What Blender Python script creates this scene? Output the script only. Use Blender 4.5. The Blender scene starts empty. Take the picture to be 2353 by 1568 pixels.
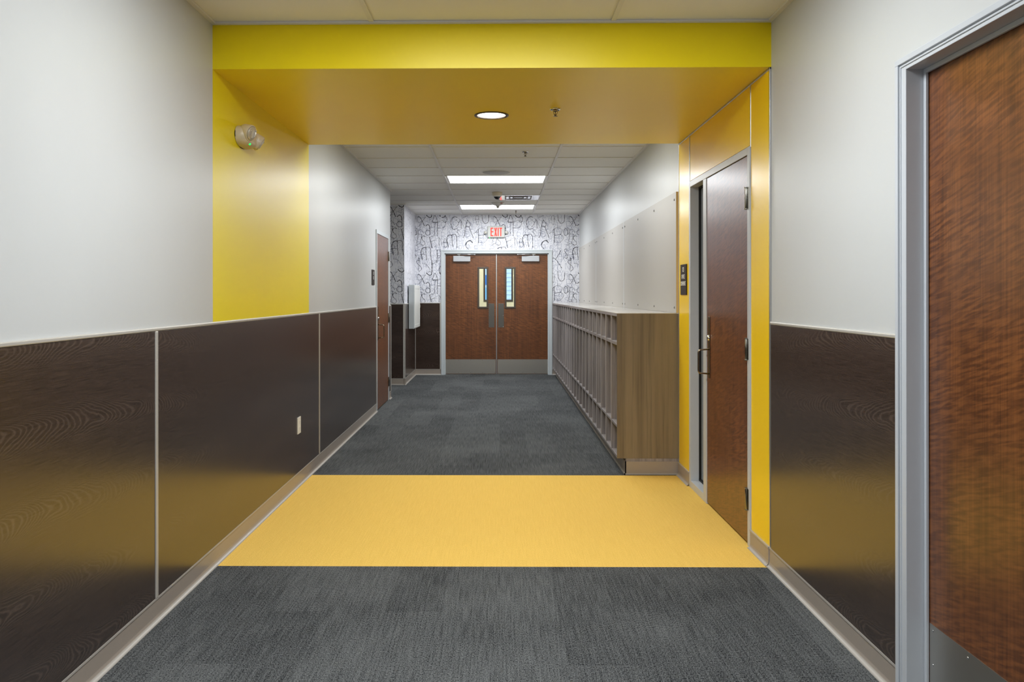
import bpy, math, random
from mathutils import Matrix, Vector

# ------------------------------------------------------------------ camera, world, exposure
S = bpy.context.scene
C = S.collection
W_PX, H_PX, F_PX = 2353.0, 1568.0, 1853.09
CX_PX, CY_PX = 1126.96, 677.1
cd = bpy.data.cameras.new('camera'); cam = bpy.data.objects.new('camera', cd); C.objects.link(cam)
cd.sensor_width = 36.0; cd.lens = F_PX / W_PX * 36.0
cd.shift_x = (W_PX / 2 - CX_PX) / W_PX
cd.shift_y = (CY_PX - H_PX / 2) / W_PX
cd.clip_start = 0.02; cd.clip_end = 200
cam.matrix_world = (Matrix.Translation((0, 0, 1.3788)) @ Matrix.Rotation(0.0112, 4, 'Z')
                    @ Matrix.Rotation(math.pi / 2, 4, 'X') @ Matrix.Rotation(-0.001, 4, 'Z'))
S.camera = cam
S.view_settings.view_transform = 'Standard'
S.view_settings.look = 'None'
S.view_settings.exposure = 1.5
S.view_settings.gamma = 1.0
S.view_settings.use_curve_mapping = False
wd = bpy.data.worlds.new('sky'); S.world = wd; wd.use_nodes = True
wd.node_tree.nodes['Background'].inputs[0].default_value = (0.50, 0.70, 1.0, 1)
wd.node_tree.nodes['Background'].inputs[1].default_value = 1.1
PANEL_E = 9.8        # rear troffers
NEAR_E = 12.2         # troffers over and behind the camera
CAN_E = 96.0          # round downlight in the bulkhead
S.cycles.max_bounces = 10
S.cycles.diffuse_bounces = 6
S.cycles.glossy_bounces = 5

# ------------------------------------------------------------------ the place
XL, XR = -1.457, 1.372
ZC = 2.754
YF, YB, ZB = 4.083, 6.149, 2.526      # bulkhead front, back, underside
YW = 13.834                            # far wall
YL = 10.745                            # end of the left wall, where the side passage opens
YA = 12.287                            # far side of the passage
XA = -1.452
CAP0, CAP1 = 1.226, 1.241
YN = -8.0                              # wall behind the camera

# ------------------------------------------------------------------ materials
def s2l(c):
    return tuple((x / 255 / 12.92) if x / 255 <= .04045 else ((x / 255 + .055) / 1.055) ** 2.4 for x in c) + (1.0,)

def mat(name, col, rough=.5, metal=0.0, spec=.5, emis=None, e=0.0):
    m = bpy.data.materials.new(name); m.use_nodes = True
    b = m.node_tree.nodes['Principled BSDF']
    b.inputs['Base Color'].default_value = s2l(col)
    b.inputs['Roughness'].default_value = rough
    b.inputs['Metallic'].default_value = metal
    b.inputs['Specular IOR Level'].default_value = spec
    if emis:
        b.inputs['Emission Color'].default_value = s2l(emis)
        b.inputs['Emission Strength'].default_value = e
    return m

class NT:
    def __init__(s, m):
        s.t = m.node_tree; s.b = s.t.nodes['Principled BSDF']
        s.co = s.t.nodes.new('ShaderNodeTexCoord').outputs['Object']
    def n(s, k): return s.t.nodes.new(k)
    def l(s, a, b): s.t.links.new(a, b)
    def mapped(s, scale, rot=(0, 0, 0), src=None):
        m = s.n('ShaderNodeMapping'); m.inputs['Scale'].default_value = scale; m.inputs['Rotation'].default_value = rot
        s.l(src or s.co, m.inputs['Vector']); return m.outputs[0]
    def noise(s, scale, sc=1.0, detail=2.0, rot=(0, 0, 0), dist=0.0, rough=.5):
        x = s.n('ShaderNodeTexNoise'); s.l(s.mapped(scale, (0, 0, 0), s.mapped((1, 1, 1), rot)), x.inputs['Vector'])
        x.inputs['Scale'].default_value = sc; x.inputs['Detail'].default_value = detail
        x.inputs['Distortion'].default_value = dist; x.inputs['Roughness'].default_value = rough
        return x.outputs['Fac']
    def ramp(s, f, stops):
        r = s.n('ShaderNodeValToRGB'); cr = r.color_ramp
        while len(cr.elements) < len(stops): cr.elements.new(.5)
        for el, (p, c) in zip(cr.elements, stops): el.position = p; el.color = s2l(c) if len(c) == 3 else c
        s.l(f, r.inputs[0]); return r.outputs[0]
    def math(s, op, a, b=None, c=None):
        x = s.n('ShaderNodeMath'); x.operation = op
        for i, v in enumerate((a, b, c)):
            if v is None: continue
            if isinstance(v, (int, float)): x.inputs[i].default_value = v
            else: s.l(v, x.inputs[i])
        return x.outputs[0]
    def mix(s, f, a, b, mode='MIX'):
        x = s.n('ShaderNodeMix'); x.data_type = 'RGBA'; x.blend_type = mode
        for k, v in ((0, f), (6, a), (7, b)):
            if isinstance(v, (int, float)): x.inputs[k].default_value = v
            elif isinstance(v, tuple): x.inputs[k].default_value = s2l(v) if len(v) == 3 else v
            else: s.l(v, x.inputs[k])
        return x.outputs[2]
    def color(s, c): s.l(c, s.b.inputs['Base Color'])
    def bump(s, h, strength, dist=.002):
        x = s.n('ShaderNodeBump'); x.inputs['Strength'].default_value = strength; x.inputs['Distance'].default_value = dist
        s.l(h, x.inputs['Height']); s.l(x.outputs[0], s.b.inputs['Normal'])

def paint(name, col, rough=.42, spec=.5, streak=.12):
    m = mat(name, col, rough, 0, spec); t = NT(m)
    n1 = t.noise((1.2, 1.2, .8), 1.0, 3)
    c2 = tuple(int(x * .955) for x in col)
    t.color(t.mix(n1, col, c2))
    t.bump(t.noise((1, 1, 1), 260, 2), streak, .0006)
    return m

def laminate_dark(name, along='Y'):
    m = mat(name, (60, 50, 45), .24, 0, .5); m.node_tree.nodes['Principled BSDF'].inputs['IOR'].default_value = 2.05; t = NT(m)
    sp = t.n('ShaderNodeSeparateXYZ'); t.l(t.co, sp.inputs[0])
    L, Z = sp.outputs[1 if along == 'Y' else 0], sp.outputs[2]
    wob = t.noise((.5, .5, .25), 1.0, 1)
    zz = t.math('ADD', Z, t.math('MULTIPLY', wob, .55))
    zz = t.math('MULTIPLY', t.math('SUBTRACT', t.math('FRACT', t.math('DIVIDE', zz, .27)), .5), .27)
    n1 = t.noise((2.2, 2.2, 5.0), 1.0, 2)
    ph = t.math('MULTIPLY', t.math('MULTIPLY', zz, zz), 1300.0)
    ph = t.math('ADD', t.math('ADD', ph, t.math('MULTIPLY', L, 27.0)), t.math('MULTIPLY', n1, 15.0))
    ph = t.math('ADD', ph, t.math('MULTIPLY', t.noise((40, 40, 60), 1.0, 1), .5))
    lines = t.math('MULTIPLY_ADD', t.math('SINE', t.math('MULTIPLY', ph, 6.2832)), .5, .5)
    lines = t.math('POWER', lines, 3.2)
    pore = t.noise((7, 7, 330), 1.0, 3, rough=.75)
    zone = t.math('MULTIPLY', t.ramp(t.math('ABSOLUTE', zz), [(.02, (255, 255, 255)), (.09, (50, 50, 50))]), t.ramp(t.noise((.9, .9, 1.5), 1.0, 1), [(.32, (100, 100, 100)), (.56, (255, 255, 255))]))
    base = t.ramp(pore, [(.32, (34, 24, 19)), (.68, (66, 50, 42))])
    li = t.math('MULTIPLY', lines, t.math('MULTIPLY_ADD', zone, .50, .06))
    t.color(t.mix(li, base, (92, 76, 66)))
    t.l(t.math('MULTIPLY_ADD', pore, .10, .19), t.b.inputs['Roughness'])
    return m

def door_wood(name, axis='Y'):
    """figured reddish veneer: vertical grain crossed by short curly ripples; axis = the width of the leaf"""
    m = mat(name, (110, 64, 38), .29, 0, .5); m.node_tree.nodes['Principled BSDF'].inputs['IOR'].default_value = 1.62; t = NT(m)
    a = (lambda w, z: (1, w, z)) if axis == 'Y' else (lambda w, z: (w, 1, z))
    grain = t.noise(a(52, .7), 1.0, 5, rough=.75)
    broad = t.noise(a(5.5, .5), 1.0, 2)
    curl = t.noise(a(11, 90), 1.0, 2, rot=((.26, 0, 0) if axis == 'Y' else (0, -.28, 0)), dist=.35)
    patch = t.noise(a(3, 3), 1.0, 1)
    c = t.ramp(broad, [(.30, (84, 46, 23)), (.52, (110, 64, 33)), (.72, (96, 54, 28))])
    c = t.mix(t.math('MULTIPLY', t.ramp(grain, [(.44, (0, 0, 0)), (.62, (255, 255, 255))]), .5), c, (58, 31, 17))
    f = t.ramp(curl, [(.40, (0, 0, 0)), (.64, (255, 255, 255))])
    c = t.mix(t.math('MULTIPLY', f, t.math('MULTIPLY_ADD', patch, .95, -.05)), c, (154, 94, 48))
    f = t.ramp(curl, [(.30, (255, 255, 255)), (.48, (0, 0, 0))])
    c = t.mix(t.math('MULTIPLY', f, .18), c, (54, 28, 15))
    vf = t.noise(a(230, 2.2), 1.0, 2)
    c = t.mix(t.math('MULTIPLY', t.ramp(vf, [(.42, (255, 255, 255)), (.6, (0, 0, 0))]), .30), c, (62, 34, 18))
    t.color(c)
    return m

def walnut(name):
    m = mat(name, (130, 112, 84), .38, 0, .4); t = NT(m)
    g = t.noise((78, 78, 1.1), 1.0, 4, rough=.65, dist=.25)
    b = t.noise((9, 9, .45), 1.0, 2)
    f = t.noise((260, 260, 10), 1.0, 2)
    c = t.ramp(b, [(.32, (116, 103, 84)), (.5, (140, 126, 103)), (.68, (122, 109, 89))])
    c = t.mix(t.math('MULTIPLY', t.ramp(g, [(.40, (0, 0, 0)), (.68, (255, 255, 255))]), .55), c, (140, 124, 98))
    c = t.mix(t.math('MULTIPLY', t.ramp(g, [(.30, (255, 255, 255)), (.46, (0, 0, 0))]), .5), c, (76, 66, 52))
    c = t.mix(t.math('MULTIPLY', f, .22), c, (72, 62, 50))
    t.color(c); return m

def melamine(name):
    m = mat(name, (150, 137, 132), .42, 0, .4); t = NT(m)
    g = t.noise((50, 50, 1.5), 1.0, 3, rough=.6)
    t.color(t.ramp(g, [(.28, (118, 111, 109)), (.72, (160, 152, 150))])); return m

def carpet(name, dark, light, tiles=True, contrast=1.0):
    m = mat(name, dark, .95, 0, .1); t = NT(m)
    tuft = t.noise((300, 95, 1), 1.0, 2, rough=.7)
    streak = t.noise((140, 5, 1), 1.0, 2)
    fine = t.noise((420, 300, 1), 1.0, 1)
    v = t.math('ADD', t.math('MULTIPLY', tuft, .66), t.math('MULTIPLY', streak, .20))
    v = t.math('ADD', v, t.math('MULTIPLY', fine, .14))
    if tiles:
        ch = t.n('ShaderNodeTexBrick'); t.l(t.mapped((1, 1, 1), (0, 0, math.pi / 2)), ch.inputs['Vector'])
        ch.inputs['Scale'].default_value = 1.0; ch.inputs['Mortar Size'].default_value = 0.0
        ch.inputs['Brick Width'].default_value = 1.0; ch.inputs['Row Height'].default_value = .25; ch.inputs['Bias'].default_value = 0
        ch.inputs['Color1'].default_value = (0, 0, 0, 1); ch.inputs['Color2'].default_value = (1, 1, 1, 1)
        v = t.math('ADD', v, t.math('MULTIPLY_ADD', ch.outputs['Color'], .035, -.0175))
        v = t.math('ADD', v, t.math('MULTIPLY_ADD', t.noise((1.3, 1.3, 1), 1.0, 3), .12, -.06))
    w = .13 / contrast
    t.color(t.ramp(v, [(.5 - w, dark), (.5 + w, light)]))
    t.bump(tuft, .5, .004)
    return m

M = {}
M['white'] = paint('white_wall_paint', (200, 202, 201), .36, .5)
M['yellow'] = paint('yellow_wall_paint', (240, 220, 0), .34, .42, .06)
M['yellow_lam'] = paint('yellow_laminate', (255, 214, 0), .27, .5, .02)
M['yellow_soffit'] = paint('yellow_bulkhead_paint', (252, 225, 0), .36, .45, .04)
M['dark'] = laminate_dark('dark_wood_laminate', 'Y')
M['darkx'] = laminate_dark('dark_wood_laminate_crosswise', 'X')
M['darkx'].node_tree.nodes['Principled BSDF'].inputs['IOR'].default_value = 1.45
M['door'] = door_wood('figured_door_veneer', 'Y')
M['doorx'] = door_wood('figured_door_veneer_crosswise', 'X')
M['walnut'] = walnut('greige_walnut_laminate')
M['mel'] = melamine('taupe_melamine')
M['mel_edge'] = mat('lit_edge_banding', (186, 178, 174), .4)  # edge banding, its tone raised to carry the light on divider fronts
M['carpet'] = carpet('charcoal_carpet', (15, 17, 21), (110, 112, 112), contrast=1.15)
M['ycarpet'] = carpet('golden_carpet', (208, 166, 72), (246, 208, 112), tiles=False, contrast=.55)
M['frame'] = mat('grey_frame_paint', (190, 194, 199), .33, 0, .5)
M['frame_w'] = mat('pale_grey_frame_paint', (196, 202, 204), .35, 0, .5)
M['base'] = mat('taupe_wall_base', (156, 145, 134), .30, 0, .5)
M['base_toe'] = mat('pale_base_toe', (172, 166, 158), .35)
M['cap'] = mat('aluminium_trim', (196, 192, 184), .35, .35)
M['alu'] = mat('bright_aluminium', (190, 190, 190), .28, .9)
M['steel'] = mat('brushed_steel', (196, 192, 184), .33, 1.0)
M['steel_dk'] = mat('worn_steel', (120, 118, 114), .36, 1.0)
M['hinge_metal'] = mat('hinge_metal', (150, 148, 142), .2, 1.0)
M['closer'] = mat('closer_paint', (178, 180, 182), .4)
M['housing'] = mat('exit_housing', (186, 187, 182), .4)
M['chrome'] = mat('chrome', (225, 225, 225), .08, 1.0)
M['nickel'] = mat('bronze_nickel', (150, 138, 118), .22, 1.0)
M['tile'] = mat('ceiling_tile', (238, 236, 230), .85, 0, .2)
M['tee'] = mat('ceiling_grid_white', (226, 224, 222), .5)
M['tackboard'] = mat('pale_grey_tackboard', (180, 176, 169), .40, 0, .45)
M['tack_edge'] = mat('plywood_board_edge', (226, 192, 122), .6)
M['top'] = mat('pale_cabinet_top', (206, 202, 196), .16, 0, .6)
M['plastic'] = mat('white_plastic', (226, 226, 220), .35)
M['plastic_b'] = mat('beige_plastic', (206, 194, 170), .35)
M['black'] = mat('black_gasket', (10, 10, 10), .6)
M['dome'] = mat('dark_dome', (12, 12, 14), .05, 0, .8)
M['brown'] = mat('brown_sign_plastic', (62, 55, 52), .75, 0, .15)
M['bronze'] = mat('dark_bronze_metal', (80, 70, 60), .4, .3)
M['ink'] = mat('white_ink', (235, 235, 230), .6)
M['red'] = mat('red_exit_letters', (250, 40, 20), .5, emis=(255, 44, 20), e=.22)
M['redink'] = mat('red_ink', (190, 40, 30), .6)
M['led'] = mat('green_led', (0, 220, 90), .4, emis=(10, 255, 90), e=.8)
M['lens'] = mat('clear_lens', (200, 196, 186), .12, .35, .8)
M['wpaper'] = mat('wallpaper_white', (226, 226, 232), .62)
M['stroke_b'] = mat('wallpaper_black_ink', (14, 15, 26), .6)
M['stroke_t'] = mat('wallpaper_thin_ink', (134, 139, 162), .6)
M['beige'] = mat('beige_paint', (226, 216, 180), .6)
M['siding'] = mat('white_siding', (226, 232, 240), .5)
M['bluewin'] = mat('blue_window_glass', (60, 130, 205), .15)
M['bluewin2'] = mat('light_blue_glass', (140, 200, 245), .15)
M['ground'] = mat('concrete', (170, 168, 160), .9)
M['diff'] = mat('troffer_diffuser', (240, 240, 240), .5, emis=(248, 252, 255), e=PANEL_E)
M['diffh'] = mat('added_panel_diffuser', (240, 240, 240), .5, emis=(248, 252, 255), e=PANEL_E * .6)  # for the added unseen panel, weaker than the visible ones
M['diffn'] = mat('near_troffer_diffuser', (240, 240, 240), .5, emis=(246, 251, 255), e=NEAR_E)
M['can'] = mat('downlight_lamp', (240, 240, 240), .5, emis=(250, 252, 255), e=CAN_E)
M['refl'] = mat('downlight_reflector', (235, 235, 235), .35, .3)
g = bpy.data.materials.new('window_glass'); g.use_nodes = True
gb = g.node_tree.nodes['Principled BSDF']
gb.inputs['Base Color'].default_value = (.93, .97, .96, 1); gb.inputs['Roughness'].default_value = 0.0
gb.inputs['Transmission Weight'].default_value = 1.0; gb.inputs['IOR'].default_value = 1.45
M['glass'] = g

# ------------------------------------------------------------------ mesh helpers
ORG = {}
class MB:
    def __init__(s): s.v = []; s.f = []; s.m = []; s.sm = []
    def quad(s, a, b, c, d, m=0):
        i = len(s.v); s.v += [a, b, c, d]; s.f.append((i, i + 1, i + 2, i + 3)); s.m.append(m); s.sm.append(False)
    def poly(s, pts, m=0):
        i = len(s.v); s.v += pts; s.f.append(tuple(range(i, i + len(pts)))); s.m.append(m); s.sm.append(False)
    def box(s, x0, x1, y0, y1, z0, z1, m=0):
        x0, x1 = sorted((x0, x1)); y0, y1 = sorted((y0, y1)); z0, z1 = sorted((z0, z1))
        i = len(s.v)
        s.v += [(x, y, z) for z in (z0, z1) for y in (y0, y1) for x in (x0, x1)]
        for q in ((0, 2, 3, 1), (4, 5, 7, 6), (0, 1, 5, 4), (2, 6, 7, 3), (0, 4, 6, 2), (1, 3, 7, 5)):
            s.f.append(tuple(i + k for k in q)); s.m.append(m); s.sm.append(False)
        return s
    def lathe(s, prof, mx, n=32, m=0, cap0=True, cap1=True):
        """prof: (radius, height) pairs around local Z, placed by matrix mx"""
        i = len(s.v)
        for r, h in prof:
            for k in range(n):
                a = 2 * math.pi * k / n
                s.v.append(tuple(mx @ Vector((r * math.cos(a), r * math.sin(a), h))))
        for j in range(len(prof) - 1):
            for k in range(n):
                a, b = i + j * n + k, i + j * n + (k + 1) % n
                s.f.append((a, b, b + n, a + n)); s.m.append(m); s.sm.append(True)
        if cap0: s.f.append(tuple(i + k for k in reversed(range(n)))); s.m.append(m); s.sm.append(False)
        if cap1:
            o = i + (len(prof) - 1) * n
            s.f.append(tuple(o + k for k in range(n))); s.m.append(m); s.sm.append(False)
        return s
    def tube(s, pts, r, n=10, m=0):
        pts = [Vector(p) for p in pts]; i = len(s.v); up = None
        for j, p in enumerate(pts):
            d = (pts[min(j + 1, len(pts) - 1)] - pts[max(j - 1, 0)]).normalized()
            if up is None: up = d.orthogonal().normalized()
            up = (up - d * up.dot(d)).normalized(); w = d.cross(up)
            for k in range(n):
                a = 2 * math.pi * k / n
                s.v.append(tuple(p + r * (math.cos(a) * up + math.sin(a) * w)))
        for j in range(len(pts) - 1):
            for k in range(n):
                a, b = i + j * n + k, i + j * n + (k + 1) % n
                s.f.append((a, b, b + n, a + n)); s.m.append(m); s.sm.append(True)
        s.f.append(tuple(i + k for k in reversed(range(n)))); s.m.append(m); s.sm.append(False)
        o = i + (len(pts) - 1) * n
        s.f.append(tuple(o + k for k in range(n))); s.m.append(m); s.sm.append(False)
        return s
    def build(s, name, mats, parent=None, org=None, bevel=0.0, seg=2, weld=False):
        if not isinstance(mats, (list, tuple)): mats = [mats]
        if parent is not None: o0 = ORG[parent.name]
        elif org is not None: o0 = Vector(org)
        else:
            lo = [min(v[k] for v in s.v) for k in range(3)]; hi = [max(v[k] for v in s.v) for k in range(3)]
            o0 = Vector(((lo[0] + hi[0]) / 2, (lo[1] + hi[1]) / 2, lo[2]))
        me = bpy.data.meshes.new(name)
        me.from_pydata([tuple(Vector(v) - o0) for v in s.v], [], s.f)
        for mt in mats: me.materials.append(M[mt] if isinstance(mt, str) else mt)
        for p, mi, sm in zip(me.polygons, s.m, s.sm): p.material_index = mi; p.use_smooth = sm
        me.update()
        o = bpy.data.objects.new(name, me); C.objects.link(o)
        if parent is not None: o.parent = parent
        else: o.location = o0
        ORG[o.name] = o0
        if bevel > 0:
            b = o.modifiers.new('bevel', 'BEVEL'); b.width = bevel; b.segments = seg; b.limit_method = 'ANGLE'; b.angle_limit = .9
        return o

def box(name, x0, x1, y0, y1, z0, z1, mt, parent=None, bevel=0.0):
    return MB().box(x0, x1, y0, y1, z0, z1).build(name, mt, parent, bevel=bevel)

def empty(name, loc):
    o = bpy.data.objects.new(name, None); C.objects.link(o); o.location = loc; o.empty_display_size = .1
    ORG[o.name] = Vector(loc); return o

def tag(o, label, cat, group=None):
    o['label'] = label; o['category'] = cat
    if group: o['group'] = group
    return o

def struct(o, label=None):
    o['kind'] = 'structure'
    if label: o['label'] = label
    return o

def copy_tree(o, parent=None):
    c = o.copy(); C.objects.link(c)
    if parent is not None: c.parent = parent
    for ch in [x for x in C.objects if x.parent == o]: copy_tree(ch, c)
    return c

def flat_text(txt, size, mx, name, mt, parent, extrude=.0006, squeeze=1.0):
    cu = bpy.data.curves.new('t', 'FONT'); cu.body = txt; cu.size = size; cu.align_x = 'CENTER'; cu.align_y = 'CENTER'; cu.extrude = extrude
    t = bpy.data.objects.new('t', cu); C.objects.link(t)
    me = bpy.data.meshes.new_from_object(t.evaluated_get(bpy.context.evaluated_depsgraph_get()))
    bpy.data.objects.remove(t)
    o0 = ORG[parent.name]
    for v in me.vertices:
        v.co = (mx @ Vector((v.co.x * squeeze, v.co.y, v.co.z))) - o0
    me.materials.clear(); me.materials.append(M[mt])
    o = bpy.data.objects.new(name, me); C.objects.link(o); o.parent = parent; ORG[o.name] = o0
    return o

# ------------------------------------------------------------------ floor
fl = MB()
fl.quad((-4.6, YN, 0), (4.2, YN, 0), (4.2, YF, 0), (-4.6, YF, 0))
fl.quad((-4.6, YB, 0), (4.2, YB, 0), (4.2, 17.2, 0), (-4.6, 17.2, 0))
fl.quad((-4.6, YF, 0), (XL - .02, YF, 0), (XL - .02, YB, 0), (-4.6, YB, 0))
fl.quad((XR + .02, YF, 0), (4.2, YF, 0), (4.2, YB, 0), (XR + .02, YB, 0))
floor = struct(fl.build('floor', 'carpet', org=(0, 0, 0)), 'charcoal streaked carpet floor')
yb = MB(); yb.quad((XL - .02, YF, 0), (XR + .02, YF, 0), (XR + .02, YB, 0), (XL - .02, YB, 0))
o = yb.build('carpet_band', 'ycarpet', floor); o['label'] = 'golden yellow carpet band'

# ------------------------------------------------------------------ ceiling
T0 = 7.534; TX = (-0.645, 0.575)
HOLE_R = [(6.314, 6.924), (9.364, 9.974), (12.414, 13.024)]
def ceil_plane(mb, x0, x1, y0, y1, holes):
    """tile plane with rectangular openings between the two main tees"""
    z = ZC + .008
    mb.quad((x0, y1, z), (TX[0], y1, z), (TX[0], y0, z), (x0, y0, z))
    mb.quad((TX[1], y1, z), (x1, y1, z), (x1, y0, z), (TX[1], y0, z))
    y = y0
    for a, b in sorted(holes) + [(y1, y1)]:
        if a > y: mb.quad((TX[0], a, z), (TX[1], a, z), (TX[1], y, z), (TX[0], y, z))
        y = b
cr = MB(); ceil_plane(cr, -4.6, XR, YB - .4, YW, HOLE_R)
ceiling = struct(cr.build('ceiling', 'tile', org=(0, 10, ZC)), 'lay-in tile ceiling beyond the yellow bulkhead')
gr = MB(); tw = .012
for x in TX: gr.box(x - tw, x + tw, YB, YW, ZC, ZC + .007)
for x in (TX[0] - 1.22, TX[0] - 2.44): gr.box(x - tw, x + tw, YL, YA, ZC, ZC + .007)
gr.box(XR - .022, XR, YB + .022, YW - .022, ZC - .004, ZC + .007); gr.box(XL, XL + .022, YB + .022, YL, ZC - .004, ZC + .007)
gr.box(XA, XA + .022, YA, YW - .022, ZC - .004, ZC + .007)
gr.box(XA, XR, YW - .022, YW, ZC - .004, ZC + .007); gr.box(-4.6, XA, YA - .022, YA, ZC - .004, ZC + .007)
gr.box(XL, XR, YB, YB + .022, ZC - .004, ZC + .007)
for k in range(-2, 11):
    y = T0 + .61 * k
    if y < YB + .05 or y > YW: continue
    gr.box(XL if (y < YL or y > YA) else -4.6, XR, y - .005, y + .005, ZC + .001, ZC + .0065)
gr.build('ceiling_grid', 'tee', ceiling)
NEARH = [(2.45, 3.06), (-.80, -.19), (-3.85, -3.24)]
cn = MB(); ceil_plane(cn, XL, XR, YN, YF, NEARH)
ceiling2 = struct(cn.build('ceiling', 'tile', org=(0, 1, ZC)), 'lay-in tile ceiling in front of the yellow bulkhead')
gr = MB()
for x in TX: gr.box(x - tw, x + tw, YN, YF, ZC, ZC + .007)
gr.box(XR - .022, XR, YN, YF - .022, ZC - .004, ZC + .007); gr.box(XL, XL + .022, YN, YF - .022, ZC - .004, ZC + .007)
gr.box(XL, XR, YF - .022, YF, ZC - .004, ZC + .007)
for k in range(0, 20):
    y = 3.74 - .61 * k
    if y > YN: gr.box(XL, XR, y - tw, y + tw, ZC + .001, ZC + .0065)
gr.build('ceiling_grid', 'tee', ceiling2)

# ------------------------------------------------------------------ walls
ZT = ZC + .06
TH = .15
def wall_side(name, X, out, spans, label, mats, extra=()):
    """wall on plane X; out = +1 / -1 the side its thickness goes; spans (y0, y1, z0, z1, material)"""
    mb = MB()
    for y0, y1, z0, z1, m in spans: mb.box(X, X + out * TH, y0, y1, z0, z1, m)
    return struct(mb.build(name, mats, org=(X, 5, 0)), label)
D4 = (9.497, 10.525, 2.142)          # left door opening
wl = wall_side('wall_left', XL, -1, [
    (YN, YF, 0, ZT, 0), (YF, YB, 0, CAP1, 0), (YF, YB, CAP1, ZB, 1), (YF, YB, ZB, ZT, 0),
    (YB, D4[0], 0, ZT, 0), (D4[0], D4[1], D4[2], ZT, 0), (D4[1], YL, 0, ZT, 0)],
    'white left wall with a yellow painted bay over dark panelling', ['white', 'yellow'])
D2 = (4.415, 5.790, 2.178)           # right yellow door + sidelight opening
D3 = (1.60, 2.765, 2.165)            # near right door opening
wr = wall_side('wall_right', XR, 1, [
    (YN, D3[0], 0, ZT, 0), (D3[0], D3[1], D3[2], ZT, 0), (D3[1], D2[0], 0, ZT, 0),
    (D2[0], D2[1], D2[2], ZT, 0), (D2[1], YW, 0, ZT, 0)], 'white right wall', ['white'])
# bulkhead
CANX, CANY, CANR = -.050, 5.158, .093
bk = MB(); z1 = ZT + .02
bk.quad((XL, YF, ZB), (XR, YF, ZB), (XR, YF, z1), (XL, YF, z1))
bk.quad((XR, YB, ZB), (XL, YB, ZB), (XL, YB, z1), (XR, YB, z1))
bk.quad((XL, YF, z1), (XR, YF, z1), (XR, YB, z1), (XL, YB, z1))
q = .2; n = 48
bk.quad((XL, YF, ZB), (XL, YB, ZB), (CANX - q, YB, ZB), (CANX - q, YF, ZB))
bk.quad((CANX + q, YF, ZB), (CANX + q, YB, ZB), (XR, YB, ZB), (XR, YF, ZB))
bk.quad((CANX - q, YF, ZB), (CANX - q, CANY - q, ZB), (CANX + q, CANY - q, ZB), (CANX + q, YF, ZB))
bk.quad((CANX - q, CANY + q, ZB), (CANX - q, YB, ZB), (CANX + q, YB, ZB), (CANX + q, CANY + q, ZB))
for k in range(n):
    a0, a1 = 2 * math.pi * k / n, 2 * math.pi * (k + 1) / n
    def sq(a):
        c, s_ = math.cos(a), math.sin(a); w = q / max(abs(c), abs(s_)); return (CANX + c * w, CANY + s_ * w, ZB)
    def ci(a): return (CANX + CANR * math.cos(a), CANY + CANR * math.sin(a), ZB)
    bk.quad(sq(a1), sq(a0), ci(a0), ci(a1))
bkh = struct(bk.build('wall_bulkhead', 'yellow_soffit', org=(0, 5.1, ZB)), 'yellow dropped bulkhead across the corridor')
# far wall: opening for the double door
DB = (-.988, .888, 2.132)
fw = MB()
fw.box(XA - TH, DB[0], YW, YW + TH, 0, ZT); fw.box(DB[1], XR + TH, YW, YW + TH, 0, ZT); fw.box(DB[0], DB[1], YW, YW + TH, DB[2], ZT)
wb = struct(fw.build('wall_back', 'wpaper', org=(0, YW, 0)), 'far wall papered with scribbled black letters')
fw = MB(); fw.box(-4.6, XA, YA, YA + TH, 0, ZT)
wa = struct(fw.build('wall_passage', 'wpaper', org=(XA, YA, 0)), 'lettered wall facing the corridor at the side passage')
fw = MB(); fw.box(XA - TH, XA, YA + TH, YW, 0, ZT)
wa2 = struct(fw.build('wall_recess', 'wpaper', org=(XA, 13, 0)), 'short lettered wall beside the double doors')
# closing walls of the passage and of the corridor behind the camera
fw = MB(); fw.box(-4.75, -4.6, YL - .2, YA + .2, 0, ZT); fw.box(-4.6, XL - TH, YL - TH, YL, 0, ZT)
struct(fw.build('wall_passage_end', 'white', org=(-4.6, 11, 0)))
fw = MB(); fw.box(XL - TH, XR + TH, YN - TH, YN, 0, ZT)
struct(fw.build('wall_front', 'white', org=(0, YN, 0)))
fw = MB(); fw.box(-4.75, XR + TH, YN - TH, YW + TH, ZT, ZT + .05)
fw.build('ceiling_deck', 'tile', org=(0, 5, ZT))['kind'] = 'structure'

# ---- wall coverings: wainscot panels, caps, joints, bases
def wainscot_side(par, X, s, y0, y1, joints, mt='dark', ends=()):
    t = .010
    ys = [y0] + list(joints) + [y1]
    for a, b in zip(ys[:-1], ys[1:]):
        o = MB().box(X, X + s * t, a + .004, b - .004, .10, CAP0).build('wainscot_panel', mt, par, bevel=.0015)
    MB().box(X, X + s * .014, y0, y1, CAP0, CAP1).build('cap_rail', 'cap', par, bevel=.004)
    for j in list(joints) + list(ends):
        MB().box(X, X + s * .014, j - .012, j + .012, .10, CAP0).build('joint_strip', 'cap', par, bevel=.003)
def base_side(name, X, s, y0, y1):
    mb = MB()
    mb.box(X, X + s * .0085, y0, y1, 0, .098)
    mb.box(X, X + s * .0115, y0, y1, .092, .1005, 1)
    # cove toe
    i = len(mb.v)
    pr = [(.0085, .026), (.0105, .014), (.016, .006), (.024, .003), (.024, 0)]
    for y in (y0, y1):
        for a, z in pr: mb.v.append((X + s * a, y, z))
    for k in range(4):
        mb.f.append((i + k, i + k + 1, i + k + 6, i + k + 5)); mb.m.append(1 if k >= 1 else 0); mb.sm.append(True)
    return struct(mb.build(name, ['base', 'base_toe'], org=(X, (y0 + y1) / 2, 0)))
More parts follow.
